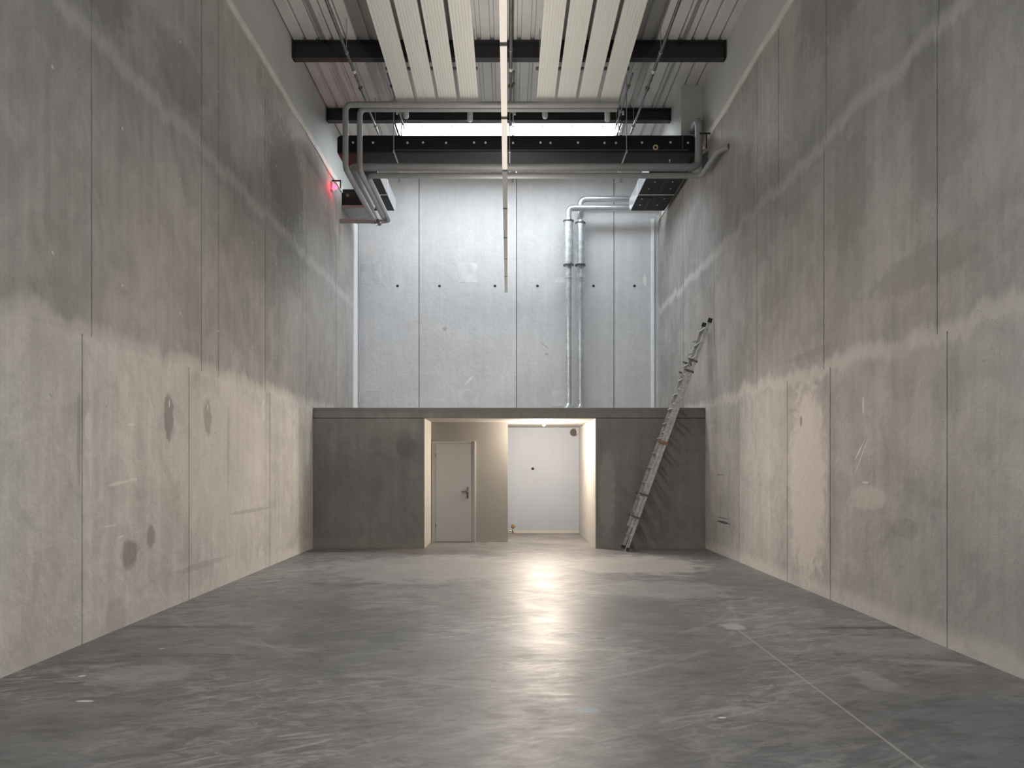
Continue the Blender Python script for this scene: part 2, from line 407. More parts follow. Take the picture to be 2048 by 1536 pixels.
def thing(name, label, cat, loc, group=None):
    o = bpy.data.objects.new(name, None); COL.objects.link(o)
    o.empty_display_size = .2; o.location = loc
    o['label'] = label; o['category'] = cat
    if group: o['group'] = group
    return o
def tag(o, label, cat, group=None):
    o['label'] = label; o['category'] = cat
    if group: o['group'] = group
    return o
def struct(o, label=None):
    o['kind'] = 'structure'
    if label: o['label'] = label
    return o
def dup(root, delta, label):
    """a copy of a thing with copies of its parts and sub-parts"""
    r = root.copy(); COL.objects.link(r); r.location = root.location + Vector(delta); r['label'] = label
    for ch in list(root.children):
        c = ch.copy(); COL.objects.link(c); c.parent = r
        for gch in list(ch.children):
            d = gch.copy(); COL.objects.link(d); d.parent = c
    return r

# ------------------------------------------------------------------ floor
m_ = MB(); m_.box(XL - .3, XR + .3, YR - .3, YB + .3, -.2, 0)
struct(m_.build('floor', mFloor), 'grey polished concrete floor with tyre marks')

# ------------------------------------------------------------------ side walls of cast panels with open joints
GAP = .019
def side_wall(name, xin, xout, tiers, mtl, plugs):
    m = MB()
    for z0, z1, ys in tiers:
        for a, c in zip(ys[:-1], ys[1:]):
            m.box(min(xin, xout), max(xin, xout), a + GAP / 2, c - GAP / 2, z0, z1)
    # backing behind the joints
    m.mi = 1
    d = .03 if xout > xin else -.03
    m.box(min(xin + d, xout - d / 3), max(xin + d, xout - d / 3), YR, YB, 0, ZW - .01)
    m.mi = 2
    sg = 1 if xin < 0 else -1
    for (yy, zz) in plugs:
        m.lathe((xin - sg * .002, yy, zz), (sg, 0, 0), [(0, .02), (.004, .018), (.008, .010)], 12)
    return struct(m.build(name, [mtl, mHole, mPlug]))
up_y = [YR] + [6.75 - 2.4 * k for k in (5, 4, 3, 2, 1)][0:] + [6.75, 9.17, 11.57, 13.93, 16.35, YB]
lo_y = [YR, -3.0, -.6, 1.8, 4.2, 6.60, 8.81, 11.80, 14.38, YB]
up2 = [YR, -2.9, -.5, 1.9, 4.3, 6.75, 9.17, 9.71, 11.57, 13.93, 16.35, YB]
plug = [(y_ + dy, z_) for y_ in (-1.05, 1.35, 3.77, 6.17, 8.57, 11.0) for dy in (0, 1.12) for z_ in (3.23, 4.72, 6.25)]
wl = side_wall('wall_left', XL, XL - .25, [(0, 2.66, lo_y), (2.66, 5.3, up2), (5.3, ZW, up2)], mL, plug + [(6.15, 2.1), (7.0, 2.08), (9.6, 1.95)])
wl['label'] = 'left wall of tall grey concrete panels'
rup = [YR, -3.0, -.6, 1.8, 4.22, 6.62, 9.0, 11.41, 13.79, 16.2, YB]
rlo = [YR, -3.0, -.6, 1.8, 4.1, 6.47, 8.82, 10.17, 12.3, 14.38, YB]
rt = [YR, -3.0, -.6, 1.8, 4.22, 6.6, 8.93, 10.5, 11.39, 13.28, 16.2, YB]
wr = side_wall('wall_right', XR, XR + .25, [(0, 2.66, rlo), (2.66, 5.3, rup), (5.3, ZW, rt)], mR, [(8.6, 2.3)])
wr['label'] = 'right wall of tall grey concrete panels'
# back wall panels, tie holes, filled pockets
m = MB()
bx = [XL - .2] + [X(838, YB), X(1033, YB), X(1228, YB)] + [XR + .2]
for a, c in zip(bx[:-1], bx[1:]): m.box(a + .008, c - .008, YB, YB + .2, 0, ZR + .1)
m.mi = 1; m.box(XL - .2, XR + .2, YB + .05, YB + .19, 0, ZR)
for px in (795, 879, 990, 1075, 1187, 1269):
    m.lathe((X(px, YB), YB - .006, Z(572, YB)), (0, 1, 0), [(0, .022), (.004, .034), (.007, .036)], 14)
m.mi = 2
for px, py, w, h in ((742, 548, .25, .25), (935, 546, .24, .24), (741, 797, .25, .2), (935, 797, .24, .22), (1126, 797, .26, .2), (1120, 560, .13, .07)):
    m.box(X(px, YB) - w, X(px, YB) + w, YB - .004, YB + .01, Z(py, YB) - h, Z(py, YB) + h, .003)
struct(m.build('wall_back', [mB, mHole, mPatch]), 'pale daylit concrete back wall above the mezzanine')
# upper wall strips
m = MB(); m.box(XL - .25, XL - .012, YR, YB + .01, ZW + .004, ZR + .25); struct(m.build('wall_upper_left', mUp))
m = MB(); m.box(XR + .012, XR + .25, YR, YB + .01, ZW + .004, ZR + .25); struct(m.build('wall_upper_right', mUp))
def lip(name, x0, sg):
    m = MB(); n = 90; prof = []
    for i in range(n):
        y_ = YR + (YB - YR) * i / (n - 1); wv = .012 * math.sin(y_ * 2.3) + .01 * math.sin(y_ * 5.1 + 1)
        prof.append((y_, wv))
    lo = [(y_, ZW - .07 + w) for y_, w in prof]; hi = [(y_, ZW + .05 + w * .4) for y_, w in prof]
    m.prism(lo + hi[::-1], 'X', x0 - sg * .01, x0 + sg * .022)
    struct(m.build(name, mLip))
lip('trim_1', XL, 1); lip('trim_2', XR, -1)
m = MB(); m.box(XL - .01, XL + .03, 18.13, 18.55, ZM, 7.35, .01); struct(m.build('trim_3', mFoam), 'white filled corner joint left of the back wall')
m = MB(); m.box(X(1302, YB), X(1308.5, YB), YB - .03, YB + .01, ZM, 7.6, .008); struct(m.build('trim_4', mFoam), 'white filled corner joint right of the back wall')
m = MB(); m.box(3.285, XR + .011, 14.62, 16.6, DZ1_ + .01, ZR + .05, .004); struct(m.build('trim_5', mUp), 'painted wall boxing under the roof')
# wall behind the camera
m = MB()
m.box(XL - .25, XR + .25, YR - .25, YR, 0, ZR)
struct(m.build('wall_rear', mUp))

# ------------------------------------------------------------------ roof deck with ribs running lengthwise and the skylight opening
def deck_strip(m, x0, x1, y0, y1):
    per, rib, slope, dep = .2267, .055, .012, .045
    n0 = math.floor(x0 / per); xs = []
    k = n0
    pts = []
    while k * per < x1:
        c = k * per
        pts += [(c + .0, ZR), (c + per - rib - 2 * slope, ZR), (c + per - rib - slope, ZR + dep), (c + per - slope, ZR + dep)]
        k += 1
    pts.append((k * per, ZR))
    pl = []
    for (a, za), (c, zc) in zip(pts[:-1], pts[1:]):
        if c <= x0 or a >= x1 or c <= a: continue
        aa, cc = max(a, x0), min(c, x1)
        t0 = (aa - a) / (c - a); t1 = (cc - a) / (c - a)
        if not pl: pl.append((aa, za + (zc - za) * t0))
        pl.append((cc, za + (zc - za) * t1))
    top = [(pl[-1][0], ZR + .12), (pl[0][0], ZR + .12)]
    m.prism(pl + top, 'Y', y0, y1)
m = MB()
SY0, SY1, SX = 15.85, 17.5, 2.4
RY0, RY1 = -2.5, 2.3      # added rooflight over the camera, out of view, to light the near walls
deck_strip(m, XL - .1, XR + .1, YR - .2, RY0)
deck_strip(m, XL - .1, -SX, RY0, RY1); deck_strip(m, SX, XR + .1, RY0, RY1)
deck_strip(m, XL - .1, XR + .1, RY1, SY0)
deck_strip(m, XL - .1, -SX, SY0, YB + .1)
deck_strip(m, SX, XR + .1, SY0, YB + .1)
deck_strip(m, -SX, SX, SY1, YB + .1)
struct(m.build('ceiling', mDeck), 'ribbed sheet metal roof deck')
def kerb(name, y0, y1, label):
    m = MB()
    m.box(-SX - .04, -SX, y0, y1, ZR - .02, ZR + .28); m.box(SX, SX + .04, y0, y1, ZR - .02, ZR + .28)
    m.box(-SX, SX, y0 - .04, y0, ZR - .02, ZR + .28); m.box(-SX, SX, y1, y1 + .04, ZR - .02, ZR + .28)
    w = m.build(name, mDeck); struct(w, label)
    m = MB(); m.box(-SX, SX, y0, y1, ZR + .25, ZR + .258); m.build('pane', mGlaz, w)
    return w
wf = kerb('window_1', SY0, SY1, 'white daylight rooflight near the back wall')
kerb('added_rooflight', RY0, RY1, 'added unseen rooflight above the front of the hall')
m = MB()
for r_ in range(1):
    for k in range(-3, 4):
        m.lathe((k * .66 + .1, SY0 + 1.05 + r_ * .8, ZR + .25), (0, 0, -1), [(0, .03), (.006, .028), (.014, .014)], 10)
m.build('fixing_washers', mCap, wf)

# ------------------------------------------------------------------ steel beams
def beam(Y, x0, x1, zb, zt, label):
    m = MB(); h = .075; tw = .012
    poly = [(Y - h, zb), (Y + h, zb), (Y + h, zb + .016), (Y + tw, zb + .03), (Y + tw, zt - .03), (Y + h, zt - .016), (Y + h, zt), (Y - h, zt), (Y - h, zt - .016), (Y - tw, zt - .03), (Y - tw, zb + .03), (Y - h, zb + .016)]
    m.prism(poly, 'X', x0, x1)
    m.box(x0, x0 + .015, Y - h, Y + h, zb, zt); m.box(x1 - .015, x1, Y - h, Y + h, zb, zt)
    tag(m.build('steel_beam', mSteel), label, 'beam', 'steel roof beams')
beam(13.1, XL, XR, 8.445, 8.745, 'black steel roof beam nearer the camera, crossing wall to wall behind the pale panels')
beam(15.57, XL, 3.285, 8.50, 8.745, 'black steel roof beam farther back, just in front of the bright rooflight')

# ------------------------------------------------------------------ radiant ceiling panels: two banks of four strips
HP = EYE + 6.5
PY1 = 13.73
def panel_proto():
    t = thing('radiant_panel', '', 'heating panel', (0, PY1, HP), 'ceiling radiant heating panels')
    w = .158; n = 7; pts = []
    # ribbed underside
    for i in range(n):
        c = -w + (2 * w) * (i + .5) / n; d = w / n
        pts += [(c - d * .8, HP), (c + d * .62, HP), (c + d * .75, HP + .007), (c + d * .9, HP + .007)]
    pts = [(-w, HP)] + pts[1:-2] + [(w, HP)]
    poly = pts + [(w, HP + .05), (-w, HP + .05)]
    m = MB(); m.prism(poly, 'Y', -1.0, PY1); m.build('panel_sheet', mPanel, t)
    m = MB(); m.box(-w - .004, w + .004, PY1 - .03, PY1 + .012, HP - .012, HP + .055, .003); m.build('end_trim', mPanel, t)
    return t
slots = [(-1, 755, 'outermost'), (-1, 810, 'second from outside'), (-1, 863, 'third from outside'), (-1, 918, 'innermost'),
         (1, 1111, 'innermost'), (1, 1164, 'third from outside'), (1, 1218, 'second from outside'), (1, 1273, 'outermost')]
pp = panel_proto(); proto_used = False
for sd, px0, wd in slots:
    xc = (px0 - VX) * 6.5 / 934
    lab = '%s pale grooved heating strip of the %s bank hanging under the roof' % (wd, 'left' if sd < 0 else 'right')
    if not proto_used:
        pp.location.x = xc; pp['label'] = lab; proto_used = True; first = pp
    else:
        dup(first, (xc - first.location.x, 0, 0), lab)
# cross rails carrying each bank, their rods up to the roof
def cross_rail(x0, x1, Y, lab):
    t = thing('support_rail', lab, 'rail', (x0, Y, HP + .05), 'rails carrying the heating panels')
    m = MB(); m.box(x0, x1, Y - .02, Y + .02, HP + .0505, HP + .09); m.build('channel', mCond, t)
    for xx in (x0 + .06, x1 - .06):
        m = MB(); m.tube([(xx, Y, HP + .08), (xx, Y, ZR)], .005, 8); m.build('rod', mWire, t, True)
for Y_ in (12.7, 10.0, 7.4):
    w_ = {12.7: 'farthest', 10.0: 'middle', 7.4: 'nearest'}[Y_]
    cross_rail(-2.02, -.5, Y_, w_ + ' dark cross rail lying on the left bank of heating strips')
    cross_rail(.46, 2.0, Y_, w_ + ' dark cross rail lying on the right bank of heating strips')

# ------------------------------------------------------------------ heating pipes
def pipe(name, pts, r, mtl, label, cat='pipe', bend=.12, group=None, seg=18):
    m = MB(); m.tube(pts, r, seg, bend)
    return tag(m.build(name, mtl, None, True), label, cat, group)
S1Y, S2Y = 13.60, 13.77
H1, H2 = EYE + 6.40, EYE + 6.40
P1X, P2X = -2.87, -2.65
pipe('heating_pipe', [(1.95, S1Y, H1), (P1X, S1Y, H1), (P1X, S1Y, EYE + 5.28), (P1X, 16.35, EYE + 5.28)], .052, mPipe,
     'grey pipe from the ceiling panels dropping leftmost in front of the black duct end', group='grey heating pipes at the left')
pipe('heating_pipe', [(1.95, S2Y, H2), (P2X, S2Y, H2), (P2X, S2Y, EYE + 5.31), (P2X, 16.3, EYE + 5.31)], .050, mPipe,
     'grey pipe dropping beside the leftmost one, right of the pair at the duct end', group='grey heating pipes at the left')
# long thick pipe under the duct; left end turns back, right end rises
YA = 14.13
pipe('heating_pipe', [(-2.88, 16.3, EYE + 5.5), (-2.88, YA, EYE + 5.5), (3.5, YA, EYE + 5.5), (3.5, YA, 7.9), (3.5, 14.63, 7.9)], .068, mPipe,
     'thick grey pipe running across under the black duct and rising at the right wall', group='long grey cross pipes', bend=.16)
pipe('heating_pipe', [(XL, 16.72, EYE + 5.34), (-2.575, 16.72, EYE + 5.34), (-2.575, YA, EYE + 5.345), (3.55, YA, EYE + 5.345), (3.55, 13.0, EYE + 5.345), (XR, 12.85, EYE + 5.345)], .05, mPipe,
     'thinner grey pipe below the thick one, lowest of the long cross pipes', group='long grey cross pipes', bend=.14)
# valves at the far end of the left pipes
for xx, yy, zz, lab in ((P1X, 16.42, EYE + 5.28, 'dark valve at the end of the leftmost grey pipe'), (P2X, 16.37, EYE + 5.31, 'dark valve at the end of the second grey pipe from the left'), (-2.77, 16.45, EYE + 5.25, 'dark pipe clamp and valve between the two grey pipe ends')):
    t = thing('valve', lab, 'valve', (xx, yy, zz), 'valves at the left pipe ends')
    m = MB(); m.lathe((xx, yy - .07, zz), (0, 1, 0), [(0, .03), (.02, .045), (.05, .05), (.09, .035), (.2, .03), (.22, .045), (.25, .045)], 14); m.build('valve_body', mHandle, t, True)
    m = MB(); m.tube([(xx, yy, zz), (xx, yy, zz - .085)], .008, 8); m.box(xx - .045, xx + .045, yy - .008, yy + .008, zz - .095, zz - .082, .002); m.build('valve_handle', mWire, t)
# end stubs of the heating panels
for i, (px, top, lab) in enumerate(((812, mRed, 'grey drain stub with a red head, leftmost under the panel ends'), (940, mRubber, 'grey drain stub with a black head under the inner end of the left bank'),
                    (1090, mRubber, 'grey drain stub with a black head under the inner end of the right bank'), (1215, mRubber, 'grey drain stub with a black head, rightmost under the panel ends'))):
    yy = 13.88; xx = X(px, yy); zt = EYE + 6.5
    t = thing('air_vent', lab, 'valve', (xx, yy, zt - .25), 'capsules under the panel ends')
    m = MB(); m.tube([(xx, yy - .15, zt + .02), (xx, yy, zt + .02), (xx, yy, zt - .06)], .018, 10, .04); m.build('elbow', mCond, t, True)
    m = MB(); m.lathe((xx, yy, zt - .02), (0, 0, -1), [(0, .03), (.01, .045), (.07, .04), (.09, .03)], 14); m.build('head', top, t, True)
    ln = .16 if px in (940, 1215) else .1
    m = MB(); m.lathe((xx, yy, zt - .08), (0, 0, -1), [(0, .03), (.02, .05), (ln, .05), (ln + .035, .036), (ln + .045, .012)], 16); m.build('capsule', mCap, t, True)

# ------------------------------------------------------------------ black insulated ventilation duct
def rounded_box(m, x0, x1, y0, y1, z0, z1, rx):
    """box whose vertical edges are rounded"""
    poly = []
    for cx, cy, a0 in ((x1 - rx, y0 + rx, -90), (x1 - rx, y1 - rx, 0), (x0 + rx, y1 - rx, 90), (x0 + rx, y0 + rx, 180)):
        for k in range(7):
            a = math.radians(a0 + 15 * k); poly.append((cx + rx * math.cos(a), cy + rx * math.sin(a)))
    t = bmesh.new()
    vs = [t.verts.new((p[0], p[1], z0)) for p in poly]; f = t.faces.new(vs)
    r = bmesh.ops.extrude_face_region(t, geom=[f])
    for v in r['geom']:
        if isinstance(v, bmesh.types.BMVert): v.co.z = z1
    es = [e for e in t.edges if abs(e.verts[0].co.z - e.verts[1].co.z) < 1e-5]
    bmesh.ops.recalc_face_normals(t, faces=t.faces)
    bmesh.ops.bevel(t, geom=es, offset=.035, segments=3, affect='EDGES', profile=.5)
    m.join(t)
DZ0, DZ1 = 7.375, 7.69
dx0, dx1 = X(672, 14.3), X(1393, 14.3)
duct = thing('ventilation_duct', 'long black insulated duct crossing under the roof with silver studs along its front', 'duct', (0, 14.7, DZ0))
m = MB(); rounded_box(m, dx0, dx1, 14.3, 15.15, DZ0, DZ1, .12)
db = m.build('duct_body', mDuct, duct, True)
m = MB()
for a in (1365,): m.box(X(a, 14.3) - .004, X(a, 14.3) + .004, 14.292, 14.31, DZ0 + .05, DZ1 - .01)
m.box(X(790, 14.3), X(1377, 14.3), 14.296, 14.31, DZ0 + .03, DZ0 + .036)
m.build('tape_seam', mPipeD, duct)
pr = None
for px in (706, 746, 773, 787, 815, 846, 892, 948, 971, 1026, 1081, 1101, 1156, 1209, 1232, 1284, 1341, 1376):
    if px in (787, 773): continue
    m = None
    if pr is None:
        m = MB(); m.lathe((0, 14.302, DZ1 - .145), (0, -1, 0), [(0, .022), (.006, .022), (.010, .012), (.02, .009)], 12)
        pr = m.build('stud', mStud, duct, True); pr.location.x = X(px, 14.3)
    else:
        c = pr.copy(); COL.objects.link(c); c.location.x = X(px, 14.3); c.location.z = random.uniform(-.006, .006)
m = MB(); xx = X(1311, 14.3); zz = Z(295, 14.3)
m.lathe((xx, 14.302, zz), (0, -1, 0), [(0, .05), (.014, .05), (.014, .027), (0, .027)], 20); m.build('inspection_ring', mat('brass_ring', (.55, .45, .25), .5), duct, True)
m = MB(); xx = X(1340, 14.28); zz = Z(320, 14.28)
m.tube([(xx - .01, 14.31, zz), (xx - .01, 14.24, zz - .01)], .01, 8); m.tube([(xx - .01, 14.25, zz - .01), (xx - .01, 14.25, zz - .06)], .008, 8); m.build('nozzle', mStud, duct, True)

# legs going back along both walls
def leg(side, label):
    t = thing('duct_branch', label, 'duct', ((-3.1 if side < 0 else 3.2), 16.3, DZ0), 'duct branches towards the back wall')
    if side > 0: x0, x1 = 2.81, XR - .12
    else: x0, x1 = -3.05, -2.60
    y0, y1 = 15.16, 17.75
    inner = x0 if side > 0 else x1
    poly = [(y0, DZ0), (y1 - .16, DZ0), (y1, DZ0 + .08), (y1, DZ1), (y0, DZ1)]
    m = MB(); m.prism(poly, 'X', x0, x1); m.build('duct_body', mDuct, t)
    s_ = -1 if side > 0 else 1
    xi0, xi1 = sorted((inner + s_ * .001, inner + s_ * .014))
    poly = [(y0 + .02, DZ0 + .004), (y1 - .17, DZ0 + .004), (y1, DZ0 + .09), (y1, DZ1 - .01), (y0 + .02, DZ1 - .01)]
    m = MB(); m.prism(poly, 'X', xi0, xi1); m.build('foil_side', mSilver, t)
    for yy in (16.55,):
        m = MB(); m.box(min(x0, xi0) - .004, x1 + .004 if side < 0 else x1, yy - .02, yy + .02, DZ0 - .008, DZ0 - .0005); m.box(min(xi0, xi1) - .006, max(xi0, xi1) + .006, yy - .02, yy + .02, DZ0, DZ1); m.build('strap', mStud, t)
    if side > 0:
        m = MB(); m.box(3.18, 3.28, 15.2, 16.4, DZ0 - .02, DZ0 - .001); m.box(3.06, 3.14, 16.75, 17.5, DZ0 - .012, DZ0 - .001, .003); m.build('underside_gap', mHole, t)
    k0 = None
    for yy in ((15.4, 15.8, 16.2, 16.8, 17.2) if side > 0 else (15.7, 16.1, 17.0)):
        for xx in ((x0 + .16, x1 - .2) if side > 0 else (x0 + .12,)):
            if k0 is None:
                m = MB(); m.lathe((0, 0, 0), (0, 0, -1), [(0, .018), (.005, .018), (.012, .008)], 10); k0 = m.build('stud', mStud, t, True)
                c = k0
            else:
                c = k0.copy(); COL.objects.link(c)
            c.location = (xx + random.uniform(-.05, .05), yy, DZ0 - .001)
    return t
leg(1, 'wide black duct branch with foil side running back along the right wall')
leg(-1, 'narrow black duct branch with foil side running back behind the left pipes')
# fan box near the left wall
t = thing('fan_box', 'black fan box with a pale base strip beside the red glow on the left wall', 'fan box', (-3.3, 17.2, 7.1))
m = MB(); m.box(XL + .005, -3.07, 16.9, 17.6, 7.26, 7.62, .012); m.build('box_body', mDuct, t)
m = MB(); m.box(XL + .005, -2.98, 16.86, 17.64, 7.20, 7.255, .006); m.build('base_rail', mPipe, t)
m = MB(); m.lathe((-3.52, 16.902, 7.48), (0, -1, 0), [(0, .035), (.01, .035), (.01, .02), (.004, .018)], 16); m.build('port_ring', mRust, t, True)

# red beacon on the left wall
t = thing('warning_light', 'small glowing red signal lamp on the left wall beside the grey pipes', 'lamp', (XL, 15.9, 7.3))
m = MB(); m.box(XL, XL + .05, 15.82, 15.98, 7.22, 7.38, .006); m.build('mounting_box', mPlas, t)
m = MB(); m.lathe((XL + .05, 15.9, 7.30), (1, 0, 0), [(0, .05), (.03, .05), (.06, .035), (.075, .01)], 16); m.build('red_lens', mRedLed, t, True)
m = MB(); m.box(XL + .02, XL + .2, 15.88, 15.92, 7.42, 7.44); m.box(XL + .18, XL + .2, 15.88, 15.92, 7.28, 7.44); m.build('guard_bracket', mSteel, t)
pl = bpy.data.lights.new('red_beacon_light', 'POINT'); pl.energy = 4; pl.color = (1, .02, .06); pl.shadow_soft_size = .04
po = bpy.data.objects.new('red_beacon_light', pl); po.location = Vector((XL + .11, 15.84, 7.27)) - t.location; COL.objects.link(po)
po.parent = t

# hangers of the duct: rods in front, rails beneath, channel across
for xx, lab in ((-2.11, 'left'), (.03, 'middle'), (2.19, 'right')):
    t = thing('duct_hanger', '%s steel rod and angled rail holding the long black duct from below' % lab, 'hanger', (xx, 14.2, DZ0 - .02), 'rod hangers of the black duct')
    m = MB(); m.tube([(xx, 14.22, DZ0 - .03), (xx, 14.22, ZR)], .009, 8); m.build('rod', mWire, t, True)
    m = MB(); m.box(xx - .012, xx + .012, 14.2, 15.25, DZ0 - .035, DZ0 - .008); m.build('rail', mPipe, t)
    m = MB(); m.lathe((xx, 14.22, DZ0 - .045), (0, 0, 1), [(0, .02), (.035, .02), (.045, .014)], 6); m.build('nut', mWire, t)
    m = MB(); m.tube([(xx, 15.22, DZ0 - .03), (xx, 15.22, ZR)], .009, 8); m.build('rod', mWire, t, True)
for xx, x2, lab in ((-2.55, -2.13, 'left'), (2.21, 2.62, 'right')):
    m = MB(); m.box(xx, x2, 15.12, 15.2, DZ0 - .066, DZ0 - .036); m.box(xx, x2, 15.12, 15.13, DZ0 - .066, DZ0 - .09)
    tag(m.build('strut_channel', mPlas), 'short pale strut channel under the black duct at its %s hanger' % lab, 'bracket', 'strut channels under the duct')
# perforated straps behind
for px, lab in ((798, 'left'), (1025.5, 'middle'), (1242, 'right')):
    Y_ = 15.38; xx = X(px, Y_)
    t = thing('perforated_strap', '%s perforated metal strap hanging from the far black beam against the rooflight' % lab, 'strap', (xx, Y_, 7.5), 'perforated straps below the far beam')
    m = MB(); m.box(xx - .016, xx - .010, Y_ - .004, Y_ + .004, 7.2, 8.72); m.box(xx + .010, xx + .016, Y_ - .004, Y_ + .004, 7.2, 8.72)
    z_ = 7.22
    while z_ < 8.7: m.box(xx - .0105, xx + .0105, Y_ - .003, Y_ + .003, z_, z_ + .008); z_ += .042
    m.build('strap_band', mCond, t)
    m = MB(); m.box(xx - .055, xx - .02, Y_ - .03, Y_ + .01, 8.56, 8.64, .004) if lab != 'middle' else None
    m.box(xx + .02, xx + .06, Y_ - .03, Y_ + .01, 8.55, 8.63, .004); m.box(xx - .03, xx + .03, Y_ - .02, Y_ + .0, 8.59, 8.61); m.build('junction_clip', mPlas, t)

# ------------------------------------------------------------------ conduits along the hall
def conduit(xx, hh, y0, y1, r, lab, far_r=None):
    z = EYE + hh
    t = thing('conduit', lab, 'conduit', (xx, y0, z), 'conduits running along the hall under the roof')
    m = MB(); m.tube([(xx, y0, z), (xx, 13.35, z)] if y0 < 13.35 else [(xx, y0, z), (xx, y0 + .02, z)], r, 12)
    m.tube([(xx, max(y0, 13.3), z), (xx, y1, z)], far_r or r * .75, 12); m.build('tube', mCond, t, True)
    for yy in (12.95, 13.55):
        if yy < y0: continue
        m = MB(); m.lathe((xx, yy, z), (0, 1, 0), [(0, r + .004), (.01, r + .012), (.07, r + .012), (.08, r + .004)], 14); m.build('coupling', mStud if yy < 13 else mHandle, t, True)
    for yy in (7.4, 9.9, 12.4, 15.1):
        if yy < y0: continue
        m = MB(); m.tube([(xx, yy, z), (xx, yy, ZR)], .006, 8); m.lathe((xx, yy - .015, z), (0, 1, 0), [(0, r + .006), (.03, r + .006)], 12); m.build('pipe_clip', mWire, t)
    return t
conduit(-2.60, 6.68, -1, 15.4, .026, 'dark conduit at the left, between left wall and the left heating strips')
conduit(2.46, 6.68, -1, 15.4, .026, 'dark conduit at the right, between right wall and the right heating strips')
conduit(.045, 6.72, -1, 14.1, .030, 'dark conduit in the middle, running beside the strip of lamps')
conduit(2.13, 6.72, 13.15, 15.3, .016, 'thin conduit starting at the nearer beam beside the right heating strips')
conduit(-2.06, 6.72, 13.15, 15.3, .016, 'thin conduit starting at the nearer beam beside the left heating strips')
conduit(.10, 6.76, 13.15, 15.3, .014, 'thin conduit starting at the nearer beam next to the middle conduit')

# wall bracket at the right wall
t = thing('wall_bracket', 'small dark angled bracket on the right wall next to the duct end', 'bracket', (XR, 14.0, 7.3))
m = MB(); m.box(XR - .22, XR, 13.95, 13.98, 7.56, 7.58); m.box(XR - .1, XR - .08, 13.95, 13.98, 7.3, 7.58); m.build('bracket_arm', mSteel, t)
m = MB(); m.prism([(XR - .11, 7.28), (XR, 7.36), (XR, 6.98), (XR - .10, 6.95)], 'Y', 14.22, 14.45); m.build('dark_stub', mPipeD, t)
m = MB(); m.lathe((XR - .14, 13.93, 7.3), (0, 1, 0), [(0, .02), (.05, .02)], 12); m.build('bolt', mStud, t, True)

# ------------------------------------------------------------------ silver ventilation pipes at the back wall
def silver(Yp, px, pyH, ys, lab, shift):
    xx = X(px, Yp); zH = Z(pyH, Yp)
    t = thing('vent_pipe', lab, 'pipe', (xx, Yp, ZM), 'silver pipes on the back wall')
    m = MB()
    m.tube([(XR, Yp, zH), (xx, Yp, zH), (xx, Yp, Z(436, Yp))], .074, 20, .16); m.build('elbow_pipe', mSilver, t, True)
    z1, z2 = Z(ys[0], Yp), Z(ys[1], Yp)
    # spiral-seamed silencer
    m = MB(); m.lathe((xx, Yp, z1 + .08), (0, 0, -1), [(0, .074), (.08, .084)], 20)
    prof = [(0, .1155)]; L_ = z1 - z2; d = 0
    while d < L_ - .09:
        prof += [(d + .08, .1155), (d + .083, .1185), (d + .087, .1185), (d + .09, .1155)]; d += .09
    prof += [(L_, .1155)]
    m.lathe((xx, Yp, z1), (0, 0, -1), prof, 24); m.build('silencer', mGalv, t, True, 22)
    for zz in (z1 + .02, z2 + .01):
        m = MB(); m.lathe((xx, Yp, zz), (0, 0, -1), [(0, .13), (.03, .13)], 24); m.build('flange', mCond, t, True)
    zb = 2.98
    prof = [(0, .072)]; L_ = z2 - .02 - (zb + .12); d = 0
    while d < L_ - .14:
        prof += [(d + .125, .0725), (d + .128, .0755), (d + .132, .0755), (d + .135, .0725)]; d += .135
    prof += [(L_, .072)]
    m = MB(); m.lathe((xx, Yp, z2 - .02), (0, 0, -1), prof, 22); m.build('riser', mGalv, t, True, 22)
    m = MB(); m.tube([(xx, Yp, zb + .125), (xx, Yp, zb), (xx - .14, Yp - .35, zb - .24), (xx - .14, Yp - .35, ZM)], .072, 18, .1); m.build('bottom_elbow', mSilver, t, True)
    for py in (556, 724):
        zz = Z(py, Yp)
        m = MB(); m.lathe((xx, Yp, zz), (0, 0, 1), [(0, .082), (.03, .082)], 20)
        for s_ in (-1, 1): m.box(xx + s_ * .08 - .02, xx + s_ * .08 + .03 * (s_ > 0) + .0, Yp - .02, Yp + .02, zz, zz + .03)
        m.tube([(xx, Yp + .07, zz + .015), (xx, YB, zz + .015)], .008, 8)
        m.build('pipe_clamp', mStud, t, True)
silver(18.38, 1137, 416, (443, 530), 'left silver ventilation pipe with a thick spiral sleeve on the back wall', 0)
silver(18.60, 1160.5, 398, (447, 530), 'right silver ventilation pipe with a thick spiral sleeve on the back wall', 0)

